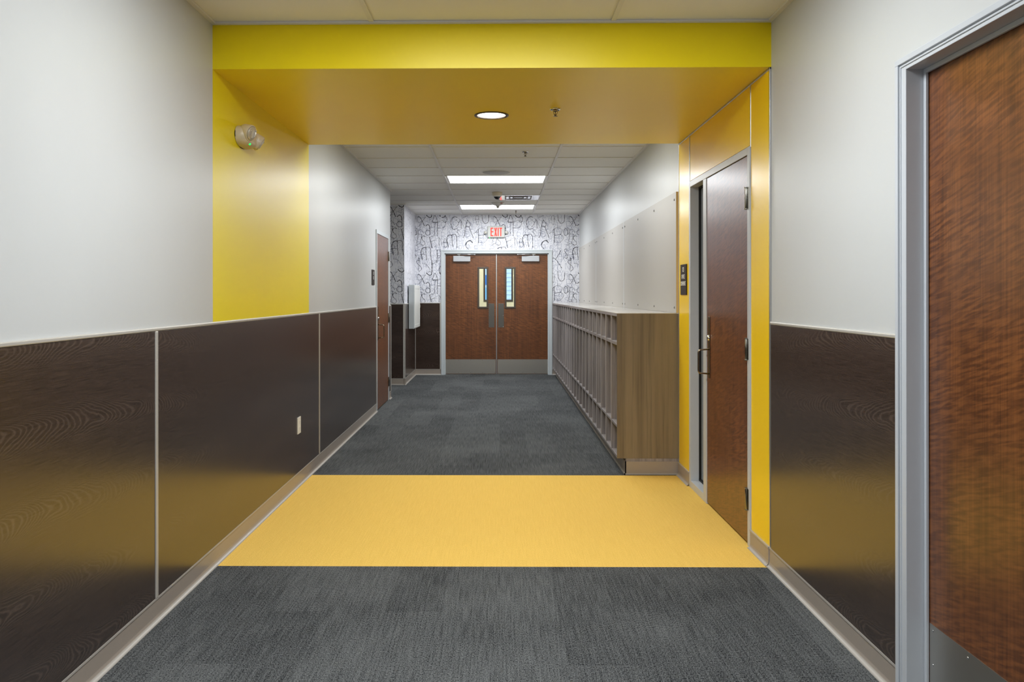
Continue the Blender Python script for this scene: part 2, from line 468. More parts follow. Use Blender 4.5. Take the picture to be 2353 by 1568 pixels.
def base_front(name, Y, x0, x1, s=-1):
    mb = MB(); mb.box(x0, x1, Y, Y + s * .0085, 0, .098)
    mb.box(x0, x1, Y, Y + s * .0115, .092, .1005, 1)
    i = len(mb.v); pr = [(.0085, .026), (.0105, .014), (.016, .006), (.024, .003), (.024, 0)]
    for x in (x0, x1):
        for a, z in pr: mb.v.append((x, Y + s * a, z))
    for k in range(4):
        mb.f.append((i + k, i + k + 1, i + k + 6, i + k + 5)); mb.m.append(1 if k >= 1 else 0); mb.sm.append(True)
    return struct(mb.build(name, ['base', 'base_toe'], org=((x0 + x1) / 2, Y, 0)))

wainscot_side(wl, XL, 1, YN, 9.475, [-5.8, -2.75, .305, 3.385, 6.461], ends=[9.466])
wainscot_side(wl, XL, 1, 10.549, YL, [], ends=[YL - .010])
wainscot_side(wr, XR, -1, 2.779, 4.070, [], ends=[])
wainscot_side(wr, XR, -1, YN, 1.60, [-4.0, -1.0])
wainscot_side(wa2, XA, 1, YA, YW, [], ends=[YA + .016, YW - .016])
def wainscot_front(par, Y, x0, x1, ends=()):
    MB().box(x0, x1, Y, Y - .010, .10, CAP0).build('wainscot_panel', 'darkx', par, bevel=.0015)
    MB().box(x0, x1, Y, Y - .014, CAP0, CAP1).build('cap_rail', 'cap', par, bevel=.004)
    for j in ends: MB().box(j - .012, j + .012, Y, Y - .014, .10, CAP0).build('joint_strip', 'cap', par, bevel=.003)
wainscot_front(wb, YW, XA + .012, -1.002, [-1.012])
wainscot_front(wa, YA, -4.6, XA, [XA - .006])
base_side('baseboard_left', XL, 1, YN, 9.475); base_side('baseboard_left', XL, 1, 10.549, YL + .01)
base_side('baseboard_right', XR, -1, 2.779, YF + .013); base_side('baseboard_right', XR, -1, YN, 1.60)
base_side('baseboard_right', XR - .004, -1, YF + .013, 4.396); base_side('baseboard_right', XR - .004, -1, 5.809, YB + .015)
base_side('baseboard_recess', XA, 1, YA - .024, YW)
base_front('baseboard_back', YW, XA, -1.0); base_front('baseboard_back', YW, .90, .965); base_front('baseboard_passage', YA, -4.6, XA + .024)

# yellow laminate lining of the right wall inside the bay
yp = []
for (a, b, z0, z1) in ((YF + .012, 4.392, .098, ZB - .012), (4.408, 5.792, D2[2] + .012, ZB - .012), (5.812, YB, .098, ZB - .012)):
    yp.append(MB().box(XR, XR - .006, a, b, z0, z1).build('yellow_panel', 'yellow_lam', wr, bevel=.001))
MB().box(XR, XR - .009, YF, YF + .012, .10, ZB).build('corner_strip', 'alu', wr, bevel=.002)
MB().box(XR, XR - .009, YF, YB, ZB - .012, ZB).build('top_strip', 'alu', wr, bevel=.002)
MB().box(XR, XR - .009, YB - .004, YB + .008, 0.1, ZB).build('corner_strip', 'alu', wr, bevel=.002)
for y in (4.400, 5.802):
    MB().box(XR, XR - .0085, y - .006, y + .006, D2[2], ZB - .012).build('joint_strip', 'alu', wr, bevel=.002)
# metal angle where the tile ceiling meets the yellow bulkhead face is in the near grid

# ------------------------------------------------------------------ doors
def side_frame(par, X, s, y0, y1, zt, depth=.13, mulls=(), face=.05, proud=.012, mt='frame', stop_at=None, step=True, head=None):
    """hollow metal frame around opening y0..y1, wall plane X, corridor direction s; goes into the wall by depth"""
    mb = MB()
    xi, xo = X - s * depth, X + s * proud
    e = face
    # outer faces: jambs, head
    for a, b in ((y0, y0 + e), (y1 - e, y1)):
        mb.box(xi, xo, a, b, 0, zt)
    h_ = head or e
    mb.box(xi, xo, y0 + e, y1 - e, zt - h_, zt)
    if step:   # raised back-band along the outer edge
        o2 = X + s * (proud + .008)
        for a, b in ((y0 - .004, y0 + .016), (y1 - .016, y1 + .004)): mb.box(xo - s * .004, o2, a, b, 0, zt - .016)
        mb.box(xo - s * .004, o2, y0 - .004, y1 + .004, zt - .016, zt + .004)
        o3 = X + s * (proud + .004)
        for a, b in ((y0 + .021, y0 + .027), (y1 - .027, y1 - .021)): mb.box(xo - s * .004, o3, a, b, 0, zt - .021)
        mb.box(xo - s * .004, o3, y0 + .027, y1 - .027, zt - .027, zt - .021)
    for a, b in mulls: mb.box(xi, xo, a, b, 0, zt - e)
    if stop_at is not None:   # door stop, a strip inside the opening at depth
        for st in stop_at:
            a0, a1, xa, xb = st
            mb.box(X - s * xa, X - s * xb, a0, a0 + .016, 0, zt - h_); mb.box(X - s * xa, X - s * xb, a1 - .016, a1, 0, zt - h_)
            mb.box(X - s * xa, X - s * xb, a0 + .016, a1 - .016, zt - h_ - .016, zt - h_)
    return mb.build('door_frame', mt, par, bevel=.0018)

def hinge(par, x, y, z, s):
    mb = MB()
    mb.lathe([(.0075, -.058), (.0075, .058)], Matrix.Translation((x, y, z)), 14)
    for k in (-.062, .056): mb.lathe([(.0095, 0), (.0095, .006)], Matrix.Translation((x, y, z + k)), 14)
    mb.box(x - .001 - s * .010, x - s * .004, y - .022, y + .022, z - .057, z + .057)
    return mb.build('hinge', 'hinge_metal', par, bevel=.0006)

def pull_handle(par, xf, s, y, zc, h=.46):
    """long plate with a D-shaped pull and a key cylinder; xf = leaf surface"""
    pl = MB().box(xf, xf + s * .004, y - .022, y + .022, zc - h * .44, zc + h * .56).build('handle_plate', 'nickel', par, bevel=.001)
    z0, z1 = zc - h * .37, zc + h * .03
    pts = [(xf + s * .003, y, z1)]
    for k in range(7):
        a = math.pi / 2 * k / 6
        pts.append((xf + s * (.055 + .016 * math.sin(a)), y, z1 - .004 - .018 * (1 - math.cos(a))))
    for k in range(7):
        a = math.pi / 2 * k / 6
        pts.append((xf + s * (.055 + .016 * math.cos(a)), y, z0 + .004 + .018 * (1 - math.sin(a))))
    pts.append((xf + s * .003, y, z0))
    MB().tube(pts, .0055).build('pull_handle', 'nickel', pl)
    cyl = Matrix.Translation((xf + s * .002, y, zc + .085)) @ Matrix.Rotation(s * math.pi / 2, 4, 'Y')
    MB().lathe([(.019, 0), (.019, .006), (.013, .012), (.006, .013)], cyl, 24).build('lock_cylinder', 'chrome', pl)

def kick_plate(par, xf, s, y0, y1, z0, z1):
    k = MB().box(xf, xf + s * .0015, y0, y1, z0, z1).build('kick_plate', 'steel', par)
    mb = MB(); n = 6
    for i in range(n):
        y = y0 + .02 + (y1 - y0 - .04) * i / (n - 1)
        for z in (z0 + .02, z1 - .02): mb.lathe([(.005, 0), (.004, .0015), (.001, .0025)], Matrix.Translation((xf + s * .001, y, z)) @ Matrix.Rotation(s * math.pi / 2, 4, 'Y'), 10)
    for y in (y0 + .02, y1 - .02): mb.lathe([(.005, 0), (.004, .0015), (.001, .0025)], Matrix.Translation((xf + s * .001, y, (z0 + z1) / 2)) @ Matrix.Rotation(s * math.pi / 2, 4, 'Y'), 10)
    mb.build('screw', 'chrome', k)['kind'] = 'stuff'

# door_2: yellow bay, right, with sidelight
d2 = struct(empty('door_2', (XR, 5.1, 0)), 'brown wood door with sidelight in the yellow bay')
side_frame(d2, XR, -1, 4.402, 5.806, 2.186, mulls=[(5.322, 5.402)], face=.042, proud=.012, step=False,
           mt='frame', stop_at=None)
lf = MB().box(XR - .008, XR + .036, 4.447, 5.319, .012, 2.140).build('door_leaf', 'door', d2, bevel=.002)
for z in (1.906, 1.077, .254): hinge(d2, XR - .018, 4.443, z, -1)
pull_handle(lf, XR - .008, -1, 5.258, 1.010, .40)
MB().box(XR - .012, XR + .13, 5.402, 5.764, .0, .05).build('sill', 'frame', d2, bevel=.0015)
gk = MB(); a, b, z0, z1 = 5.402, 5.764, .05, 2.144
for (p, q_, r, t_) in ((a, a + .014, z0, z1), (b - .014, b, z0, z1), (a, b, z0, z0 + .014), (a, b, z1 - .014, z1)):
    gk.box(XR + .048, XR + .066, p, q_, r, t_)
gk.build('glazing_gasket', 'black', d2)
MB().box(XR + .055, XR + .060, a, b, z0, z1).build('sidelight_pane', 'glass', d2)
# small room behind the sidelight
rm = MB(); rm.box(4.1, 4.2, 3.0, 7.2, 0, ZT); rm.box(XR + TH, 4.2, 2.9, 3.0, 0, ZT); rm.box(XR + TH, 4.2, 7.2, 7.3, 0, ZT); rm.box(XR + TH, 4.2, 2.9, 7.3, ZT, ZT + .05)
struct(rm.build('wall_side_room', 'white', org=(3, 5, 0)))

# door_3: near right door, set deep in its frame
d3 = struct(empty('door_3', (XR, 2.2, 0)), 'large brown wood door nearest the camera on the right')
side_frame(d3, XR, -1, 1.590, 2.774, 2.171, depth=.14, face=.056, head=.039, proud=.010, mt='frame', step=True,
           stop_at=[(1.646, 2.718, .048, .058)])
lf = MB().box(XR + .060, XR + .104, 1.649, 2.713, .012, 2.126).build('door_leaf', 'door', d3, bevel=.002)
kick_plate(lf, XR + .060, -1, 1.67, 2.700, .02, .285)
bb = MB().box(XR + .140, XR + .15, 1.6, 2.8, 0, 2.2).build('backing', 'black', d3)

# door_4: left wall, far
d4 = struct(empty('door_4', (XL, 10, 0)), 'brown wood door in the left wall before the side passage')
side_frame(d4, XL, 1, 9.482, 10.541, 2.150, face=.045, proud=.012, mt='frame_w', step=False)
lf = MB().box(XL + .008, XL - .036, 9.530, 10.493, .012, 2.102).build('door_leaf', 'door', d4, bevel=.002)
for z in (1.877, 1.075, .245): hinge(d4, XL + .018, 10.497, z, 1)
pull_handle(lf, XL + .008, 1, 9.60, 1.010, .40)
MB().box(XL - .13, XL - .15, 9.5, 10.52, 0, 2.14).build('backing', 'black', d4)

# door_1: double doors at the far end
d1 = struct(empty('door_1', (-.05, YW, 0)), 'double brown wood doors under the exit sign')
mb = MB(); x0, x1, zt, e = -.998, .898, 2.142, .056
for a, b in ((x0, x0 + e), (x1 - e, x1)): mb.box(a, b, YW - .014, YW + .14, 0, zt)
mb.box(x0 + e, x1 - e, YW - .014, YW + .14, zt - e, zt)
for a, b in ((x0 - .004, x0 + .018), (x1 - .018, x1 + .004)): mb.box(a, b, YW - .022, YW - .010, 0, zt - .018)
mb.box(x0 - .004, x1 + .004, YW - .022, YW - .010, zt - .018, zt + .004)
for a, b in ((x0 + e, x0 + e + .014), (x1 - e - .014, x1 - e)): mb.box(a, b, YW + .018, YW + .05, 0, zt - e)
mb.box(x0 + e, x1 - e, YW + .018, YW + .05, zt - e - .014, zt - e)
mb.build('door_frame', 'frame_w', d1, bevel=.002)
YD = YW + .052                                  # face of the leaves
def leaf1(a, b, win, plate, closer, arm_dir):
    mb = MB(); z0, z1 = .010, 2.076; wx0, wx1, wz0, wz1 = win
    mb.box(a, wx0, YD, YD + .044, z0, z1); mb.box(wx1, b, YD, YD + .044, z0, z1)
    mb.box(wx0, wx1, YD, YD + .044, z0, wz0); mb.box(wx0, wx1, YD, YD + .044, wz1, z1)
    lf = mb.build('door_leaf', 'doorx', d1)
    wf = MB(); t = .030
    for (p, q_, r, s_) in ((wx0 - .006, wx0 + t - .006, wz0 - .006, wz1 + .006), (wx1 - t + .006, wx1 + .006, wz0 - .006, wz1 + .006),
                           (wx0 + t - .006, wx1 - t + .006, wz0 - .006, wz0 + t - .006), (wx0 + t - .006, wx1 - t + .006, wz1 - t + .006, wz1 + .006)):
        wf.box(p, q_, YD - .011, YD + .055, r, s_)
    fo = wf.build('window_frame', 'bronze', lf, bevel=.003)
    MB().box(wx0 + .01, wx1 - .01, YD + .018, YD + .024, wz0 + .01, wz1 - .01).build('window_pane', 'glass', lf)
    k = MB().box(a + .008, b - .008, YD - .0015, YD, .016, .262).build('kick_plate', 'steel', lf)
    sc = MB()
    for i in range(5):
        x = a + .028 + (b - a - .056) * i / 4
        for z in (.034, .246): sc.lathe([(.005, 0), (.0035, .002)], Matrix.Translation((x, YD - .001, z)) @ Matrix.Rotation(math.pi / 2, 4, 'X'), 10)
    for x in (plate[0] + .012, plate[1] - .012):
        for z in (.824, 1.017, 1.211): sc.lathe([(.005, 0), (.0035, .002)], Matrix.Translation((x, YD - .002, z)) @ Matrix.Rotation(math.pi / 2, 4, 'X'), 10)
    MB().box(plate[0], plate[1], YD - .002, YD, .812, 1.223).build('push_plate', 'steel_dk', lf, bevel=.0005)
    sc.build('screw', 'chrome', lf)['kind'] = 'stuff'
    # closer body on the leaf with its arm up to the head
    cl = MB().box(closer[0], closer[1], YD - .055, YD, 1.946, 2.043).build('door_closer', 'closer', lf, bevel=.006)
    pv = closer[0] + .10 if arm_dir > 0 else closer[1] - .10
    am = MB(); am.lathe([(.013, 2.04), (.013, 2.072)], Matrix.Translation((pv, YD - .028, 0)), 12)
    am.box(pv - .035, pv + .035, YD - .050, YD - .008, 2.062, 2.078)
    am.tube([(pv, YD - .03, 2.070), (pv + arm_dir * .14, YD - .10, 2.066), (pv + arm_dir * .27, YD - .07, 2.061)], .008, 8)
    am.lathe([(.012, -.01), (.012, .012)], Matrix.Translation((pv + arm_dir * .27, YD - .07, 2.061)), 12)
    am.build('closer_arm', 'alu', lf)
    return lf
leaf1(-.940, -.059, (-.372, -.199, 1.146, 1.845), (-.186, -.089), (-.793, -.500), 1)
leaf1(-.043, .840, (.098, .273, 1.146, 1.845), (-.022, .076), (.383, .684), -1)
MB().box(-.060, -.042, YD - .006, YD + .03, .012, 2.074).build('astragal', 'alu', d1, bevel=.002)

# vestibule behind the double doors and what stands outside its window
YV = 17.0
vs = MB(); vx = (-.335, .285, 1.235, 2.30)
vs.box(-2.2, vx[0], YV, YV + .12, 0, ZT); vs.box(vx[1], 2.2, YV, YV + .12, 0, ZT)
vs.box(vx[0], vx[1], YV, YV + .12, 0, vx[2]); vs.box(vx[0], vx[1], YV, YV + .12, vx[3], ZT)
vs.box(-2.3, -2.2, YW + TH, YV + .12, 0, ZT); vs.box(2.2, 2.3, YW + TH, YV + .12, 0, ZT)
struct(vs.build('wall_vestibule', 'beige', org=(0, YV, 0)), 'beige wall seen through the door windows')
vc = MB(); vc.box(-2.3, 2.3, YW + TH - .1, YV + .12, ZT, ZT + .05); vc.build('ceiling_vestibule', 'tile', org=(0, 15.5, ZT))['kind'] = 'structure'
w1 = struct(empty('window_1', (0, YV, vx[2])))
wf = MB(); t = .035
for (p, q_, r, s_) in ((vx[0], vx[0] + t, vx[2], vx[3]), (vx[1] - t, vx[1], vx[2], vx[3]), (vx[0] + t, vx[1] - t, vx[2], vx[2] + t), (vx[0] + t, vx[1] - t, vx[3] - t, vx[3])):
    wf.box(p, q_, YV - .02, YV + .10, r, s_)
wf.build('window_frame', 'bronze', w1, bevel=.003)
MB().box(vx[0] + t, vx[1] - t, YV + .05, YV + .056, vx[2] + t, vx[3] - t).build('window_pane', 'glass', w1)
nb = tag(empty('neighbouring_building', (0, 19.6, -.3)), 'white clapboard building with blue window outside beyond the double doors', 'building')
sd = MB()
for k in range(34):
    z = -.3 + k * .105
    sd.quad((-3.2, 19.58, z), (3.2, 19.58, z), (3.2, 19.60, z + .105), (-3.2, 19.60, z + .105)); sd.quad((-3.2, 19.60, z), (3.2, 19.60, z), (3.2, 19.58, z), (-3.2, 19.58, z))
sd.box(-3.2, 3.2, 19.61, 19.8, -.3, 3.27)
sd.build('siding', 'siding', nb)
ww = MB(); ww.box(-1.3, -.26, 19.50, 19.58, .9, 2.6); bw = ww.build('window_frame', 'siding', nb, bevel=.004)
MB().box(-1.22, -.30, 19.485, 19.499, 1.61, 1.85).build('window_pane', 'bluewin', nb)
MB().box(-1.22, -.30, 19.485, 19.499, 1.02, 1.55).build('window_pane', 'bluewin2', nb)
gd = MB(); gd.quad((-12, 17.2, -.3), (12, 17.2, -.3), (12, 34, -.3), (-12, 34, -.3)); struct(gd.build('ground', 'ground', org=(0, 20, -.3)))

# ------------------------------------------------------------------ wallpaper lettering
R_ = random.Random(7)
ZS = 1616.0                                   # drawing units per metre
PW, PH = 2100.0, 1602.0                       # one repeat
BOLD = [
 (16, [(140,100),(200,150),(240,235),(310,370)]), (10, [(340,115),(240,235),(150,385)]),
 (20, [(358,64),(405,111),(457,132),(495,110),(509,50),(514,-118),(509,-284)]), (8, [(500,70),(455,20),(410,60)]),
 (13, [(525,262),(550,160),(590,78),(630,130),(665,255)]), (19, [(530,270),(600,262),(672,268)]),
 (10, [(600,265),(590,450),(580,640)]), (14, [(660,250),(665,450),(672,600),(665,645)]), (11, [(675,425),(760,425),(850,408)]),
 (8, [(850,408),(900,320),(880,232),(800,210),(680,260)]), (20, [(720,50),(750,105),(805,132),(860,112),(892,50)]),
 (13, [(880,90),(932,160),(920,240),(870,265),(830,232)]), (17, [(340,370),(390,330),(440,360),(455,450)]), (11, [(455,450),(458,530),(460,600)]),
 (12, [(452,500),(400,475),(340,520),(340,590),(390,620),(460,600)]),
 (14, [(1215,135),(1150,108),(1070,160),(1040,260),(1060,390),(1110,460),(1215,440)]),
 (10, [(1300,180),(1260,280),(1220,350),(1180,388)]), (8, [(1180,200),(1250,272)]), (11, [(1320,200),(1330,440)]), (7, [(1320,230),(1370,320),(1410,430)]),
 (14, [(1500,200),(1440,420),(1412,640),(1370,690)]), (12, [(1500,200),(1575,310),(1550,390),(1460,370)]), (14, [(1545,395),(1590,520),(1660,690)]),
 (9, [(1285,500),(1240,478),(1205,530),(1250,580),(1275,640),(1230,670)]), (9, [(1520,90),(1460,98),(1370,135)]),
 (10, [(1700,185),(1822,185)]), (8, [(1720,180),(1740,95),(1790,95),(1810,180)]), (7, [(1730,200),(1750,280),(1770,345),(1800,290),(1812,200)]),
 (13, [(1900,30),(1915,200),(1955,275),(2010,295),(2075,250),(2095,60)]), (7, [(140,100),(108,170),(140,260),(210,250)]),
 (18, [(950,645),(990,615),(1062,622)]), (16, [(955,640),(928,720),(945,830),(970,960)]), (14, [(1065,620),(1075,800),(1095,950)]),
 (14, [(1065,620),(1130,598),(1188,635),(1200,760),(1210,970)]), (11, [(820,820),(955,820)]), (8, [(830,810),(870,715),(910,760),(925,820)]), (7, [(840,830),(870,950),(915,960),(930,840)]),
 (14, [(1800,450),(1805,650),(1800,840)]), (9, [(1800,450),(1740,530),(1660,580)]), (8, [(1720,550),(1800,545)]),
 (8, [(1800,450),(1900,415),(1990,450),(2022,530),(1980,610)]), (12, [(1820,632),(1980,610)]), (7, [(1985,620),(2060,660),(2040,750),(1960,830)]),
 (23, [(1635,835),(1610,790),(1550,775),(1480,820),(1450,890)]), (14, [(1450,890),(1470,960),(1530,1010)]),
 (14, [(330,660),(280,640),(230,690),(250,760)]), (10, [(250,760),(310,810),(320,870),(270,902),(235,880)]),
 (17, [(445,680),(480,820),(515,980)]), (10, [(445,680),(520,652),(570,645)]), (10, [(490,800),(600,755)]), (9, [(570,950),(640,912)]),
 (11, [(705,680),(710,800),(712,905)]), (7, [(715,700),(770,800),(790,900)]),
 (9, [(60,430),(108,470),(115,570),(70,610)]), (10, [(130,560),(125,660),(80,850)]), (10, [(235,600),(205,760),(175,860)]), (8, [(130,490),(200,460),(240,505),(278,572)]), (8, [(150,595),(232,600)]), (9, [(70,905),(130,862),(200,872),(260,920)]),
 (22, [(228,1000),(245,990)]), (17, [(230,1000),(280,970),(335,965)]), (16, [(232,1000),(210,1090),(225,1200),(245,1310)]), (14, [(340,965),(350,1150),(365,1310)]),
 (13, [(340,965),(410,950),(465,990),(475,1150),(490,1310)]), (10, [(190,1155),(320,1150)]), (8, [(230,1055),(275,1080),(285,1150)]),
 (14, [(655,1035),(655,1250),(650,1400)]), (8, [(655,1030),(760,1020)]), (12, [(665,1195),(765,1190)]), (7, [(765,1190),(700,1250),(700,1330)]),
 (15, [(145,1240),(152,1350)]), (10, [(150,1330),(110,1320),(78,1370),(140,1440),(212,1510),(222,1570),(150,1625)]), (9, [(152,1360),(140,1600)]),
 (10, [(640,1320),(580,1400),(520,1430)]), (8, [(250,1410),(330,1420),(400,1480),(460,1580)]), (15, [(755,1475),(715,1550),(720,1640),(760,1715)]),
 (14, [(1736,1240),(1840,1297),(1912,1391),(2011,1542)]), (12, [(1995,1038),(1912,1183),(1845,1290)]), (12, [(72,1038),(20,1007),(-21,1058),(30,1131),(72,1194),(51,1266),(-21,1245)]),
 (13, [(20,446),(70,480),(77,560),(50,625),(-10,625),(-37,540),(-20,470),(20,446)]),
 (13, [(1060,1050),(1050,1200),(1065,1380)]), (13, [(1065,1060),(1200,1110),(1180,1220),(1060,1240)]), (16, [(1350,1080),(1290,1240),(1260,1420)]), (14, [(1350,1080),(1430,1260),(1450,1420)]), (10, [(1280,1280),(1440,1270)]),
 (18, [(900,1080),(850,1050),(800,1120),(850,1200),(900,1280),(840,1350)]), (14, [(1600,1150),(1530,1120),(1490,1220),(1540,1320),(1610,1300)]),
]
LET = {
 'A': [[(0,1),(.5,0),(1,1)],[(.2,.65),(.8,.62)]], 'B': [[(0,0),(0,1)],[(0,0),(.8,.1),(.7,.42),(0,.48),(.95,.6),(.8,.95),(0,1)]],
 'C': [[(.95,.15),(.5,0),(.05,.35),(.1,.75),(.5,1),(.95,.85)]], 'D': [[(0,0),(.05,1)],[(0,0),(.9,.25),(.85,.75),(.05,1)]],
 'E': [[(.9,0),(0,.03),(.05,1),(.95,.95)],[(.03,.5),(.75,.47)]], 'H': [[(0,0),(0,1)],[(.9,0),(.95,1)],[(0,.5),(.92,.48)]],
 'K': [[(0,0),(0,1)],[(.9,0),(0,.55),(.95,1)]], 'N': [[(0,1),(0,0),(.85,1),(.9,0)]], 'O': [[(.5,0),(.05,.3),(.1,.8),(.5,1),(.92,.75),(.9,.25),(.5,0)]],
 'P': [[(0,0),(.03,1)],[(0,0),(.9,.12),(.8,.5),(0,.52)]], 'R': [[(0,0),(.03,1)],[(0,0),(.9,.12),(.8,.48),(0,.52),(.95,1)]],
 'S': [[(.9,.12),(.45,0),(.08,.25),(.5,.5),(.92,.75),(.5,1),(.05,.88)]], 'T': [[(0,0),(1,.02)],[(.5,0),(.5,1)]],
 'U': [[(0,0),(.05,.75),(.5,1),(.92,.75),(.95,0)]], 'M': [[(0,1),(.08,.1),(.3,.05),(.48,.3),(.5,1)],[(.48,.3),(.75,.02),(.95,.25),(1,1)]],
 'X': [[(0,0),(1,1)],[(1,0),(0,1)]], 'Y': [[(0,0),(.5,.5)],[(1,0),(.2,1)]], 'G': [[(.9,.15),(.5,0),(.05,.4),(.2,.9),(.8,.95),(.92,.6),(.55,.58)]],
 'J': [[(.8,0),(.85,.75),(.5,1),(.1,.85)]], 'a': [[(.1,.2),(.5,0),(.85,.3),(.9,1)],[(.88,.5),(.3,.45),(.05,.75),(.4,1),(.88,.85)]],
}
def crom(p, step=26.0):
    if len(p) == 2: 
        n = max(2, int(math.dist(p[0], p[1]) / step)); return [(p[0][0] + (p[1][0] - p[0][0]) * k / n, p[0][1] + (p[1][1] - p[0][1]) * k / n) for k in range(n + 1)]
    q = [(2 * p[0][0] - p[1][0], 2 * p[0][1] - p[1][1])] + list(p) + [(2 * p[-1][0] - p[-2][0], 2 * p[-1][1] - p[-2][1])]
    out = []
    for i in range(1, len(q) - 2):
        a, b, c, d = q[i - 1:i + 3]; n = max(3, int(math.dist(b, c) / step))
        for k in range(n):
            t = k / n
            out.append(tuple(.5 * (2 * b[j] + (c[j] - a[j]) * t + (2 * a[j] - 5 * b[j] + 4 * c[j] - d[j]) * t * t + (3 * b[j] - a[j] - 3 * c[j] + d[j]) * t ** 3) for j in (0, 1)))
    out.append(tuple(p[-1])); return out
STROKES = []                                  # (width, points, material)
cell = 112.0
for iy in range(int(PH / (cell * 1.15))):
    for ix in range(int(PW / cell)):
        ch = R_.choice(list(LET)); w = R_.uniform(70, 125); h = R_.uniform(95, 205)
        x = ix * cell + R_.uniform(-25, 40); y = iy * cell * 1.15 + R_.uniform(-30, 30); tl = R_.uniform(-.12, .12)
        wd_ = R_.choice((4.2, 4.8, 5.5, 6.5))
        for st in LET[ch]:
            STROKES.append((wd_, crom([(x + a * w + tl * b * h, y + b * h) for a, b in st]), 1))
for ch_i in range(46):
    ch = R_.choice(list(LET)); w = R_.uniform(90, 150); h = R_.uniform(160, 300)
    x = R_.uniform(0, PW); y = R_.uniform(0, PH); tl = R_.uniform(-.12, .12)
    for st in LET[ch]: STROKES.append((6.5, crom([(x + a * w + tl * b * h, y + b * h) for a, b in st]), 1))
for w, p in BOLD: STROKES.append((w * .88, crom(p), 0))

def letter_sheet(par, place, u0, z_top, rects, off, ws=1.0):
    """tiles the repeat over a wall. place(u, z) -> xyz; u0: wall coordinate of drawing x = 0; rects: (ua, ub, za, zb) where paper shows"""
    mb = MB()
    ua, ub = min(r[0] for r in rects), max(r[1] for r in rects)
    za, zb = min(r[2] for r in rects), max(r[3] for r in rects)
    for ti in range(-4, 4):
        for tj in range(-1, 3):
            bu, bz = u0 + ti * PW / ZS, z_top - tj * PH / ZS
            if bu > ub + .3 or bu + PW / ZS < ua - .3 or bz < za - .3 or bz - PH / ZS > zb + .5: continue
            for w, pts, m in STROKES:
                P = [(bu + x / ZS, bz - y / ZS) for x, y in pts]
                if max(p[0] for p in P) < ua or min(p[0] for p in P) > ub or max(p[1] for p in P) < za or min(p[1] for p in P) > zb: continue
                hw = ws * w / ZS / 2; L_, R2 = [], []
                for k, p in enumerate(P):
                    a, b = P[max(k - 1, 0)], P[min(k + 1, len(P) - 1)]
                    dx, dy = b[0] - a[0], b[1] - a[1]; d = math.hypot(dx, dy) or 1
                    wob = hw * (1 + .25 * math.sin(k * 1.7 + p[0] * 40)) * (1.35 if m == 0 and k in (0, len(P) - 1) else 1)
                    L_.append((p[0] - dy / d * wob, p[1] + dx / d * wob)); R2.append((p[0] + dy / d * wob, p[1] - dx / d * wob))
                for k in range(len(P) - 1):
                    cs = (L_[k], L_[k + 1], R2[k + 1], R2[k])
                    if any(all(r[0] <= c[0] <= r[1] and r[2] <= c[1] <= r[3] for c in cs) for r in rects):
                        o_ = off + (0.0006 if m == 0 else 0)
                        mb.quad(*[place(c[0], c[1], o_) for c in cs], m)
    o = mb.build('wallpaper_lettering', ['stroke_b', 'stroke_t'], par); o['kind'] = 'stuff'
    return o
def px2x(px): return -1.438 + (px - 955) / 134.0
U0 = px2x(950); ZTOP = 1.3788 + (677.1 + 1 - 490) / 133.95 
letter_sheet(wb, lambda u, z, o: (u, YW - o, z), U0, ZTOP,
             [(XA, -1.003, CAP1, ZC), (-1.003, .903, 2.147, ZC), (.903, XR, CAP1, ZC)], .0008)
# the passage wall shows its letters larger because it stands nearer
letter_sheet(wa, lambda u, z, o: (u, YA - o, z), -1.464 - 495 / ZS, 2.755 + 64 / ZS, [(-2.6, XA, CAP1, ZC)], .0008)
letter_sheet(wa2, lambda u, z, o: (XA + o, u, z), YA + .33, ZTOP, [(YA + .004, YW, CAP1, ZC)], .0008, .5)

# ------------------------------------------------------------------ cubby cabinet
CF, CY0, CY1, CZ0, CZ1 = .900, 6.185, 13.690, .122, 1.232
cab = tag(empty('cubby_cabinet', (1.13, 9.9, 0)), 'long low cubby cabinet with walnut end panel against the right wall', 'cabinet')
MB().box(CF, XR - .002, CY0, CY0 + .019, CZ0, CZ1).build('end_panel', 'walnut', cab, bevel=.001)['label'] = 'brown walnut end panel'
MB().box(CF + .001, XR - .002, CY1 - .019, CY1, CZ0, CZ1 - .0).build('end_panel', 'mel', cab, bevel=.001)
tp = MB(); tp.box(CF, XR - .002, CY0 + .0192, CY1 - .0192, CZ1 - .022, CZ1 - .001, 0); tp.box(CF, XR - .002, CY0, CY1, CZ1 - .0008, CZ1 + .003, 1)
tp.build('top_board', ['mel', 'top'], cab)['label'] = 'pale glossy top'
MB().box(XR - .014, XR - .002, CY0 + .019, CY1 - .019, CZ0, CZ1 - .022).build('back_panel', 'mel', cab)
for z0, z1 in ((CZ0, CZ0 + .019), (.357, .376), (.988, 1.012)):
    MB().box(CF + .0005, XR - .014, CY0 + .0192, CY1 - .0192, z0, z1).build('shelf', 'mel', cab, bevel=.001)
step = (CY1 - CY0) / 23
for k in range(1, 23):
    y = CY0 + step * k
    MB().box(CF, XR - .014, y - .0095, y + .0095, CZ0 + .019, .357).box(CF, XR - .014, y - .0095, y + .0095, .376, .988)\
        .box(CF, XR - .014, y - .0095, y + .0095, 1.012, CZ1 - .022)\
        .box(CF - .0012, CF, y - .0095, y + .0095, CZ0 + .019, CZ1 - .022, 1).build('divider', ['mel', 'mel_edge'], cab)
pl = MB(); pl.box(.968, XR - .002, CY0 + .002, CY1, 0, CZ0)
pl.box(.960, .968, CY0 - .006, CY1, 0, .100, 1); pl.box(.952, .960, CY0 - .014, CY1, 0, .010, 2)
pl.box(.960, XR - .002, CY0 - .006, CY0 + .002, 0, .100, 1); pl.box(.952, XR - .002, CY0 - .014, CY0 - .006, 0, .010, 2)
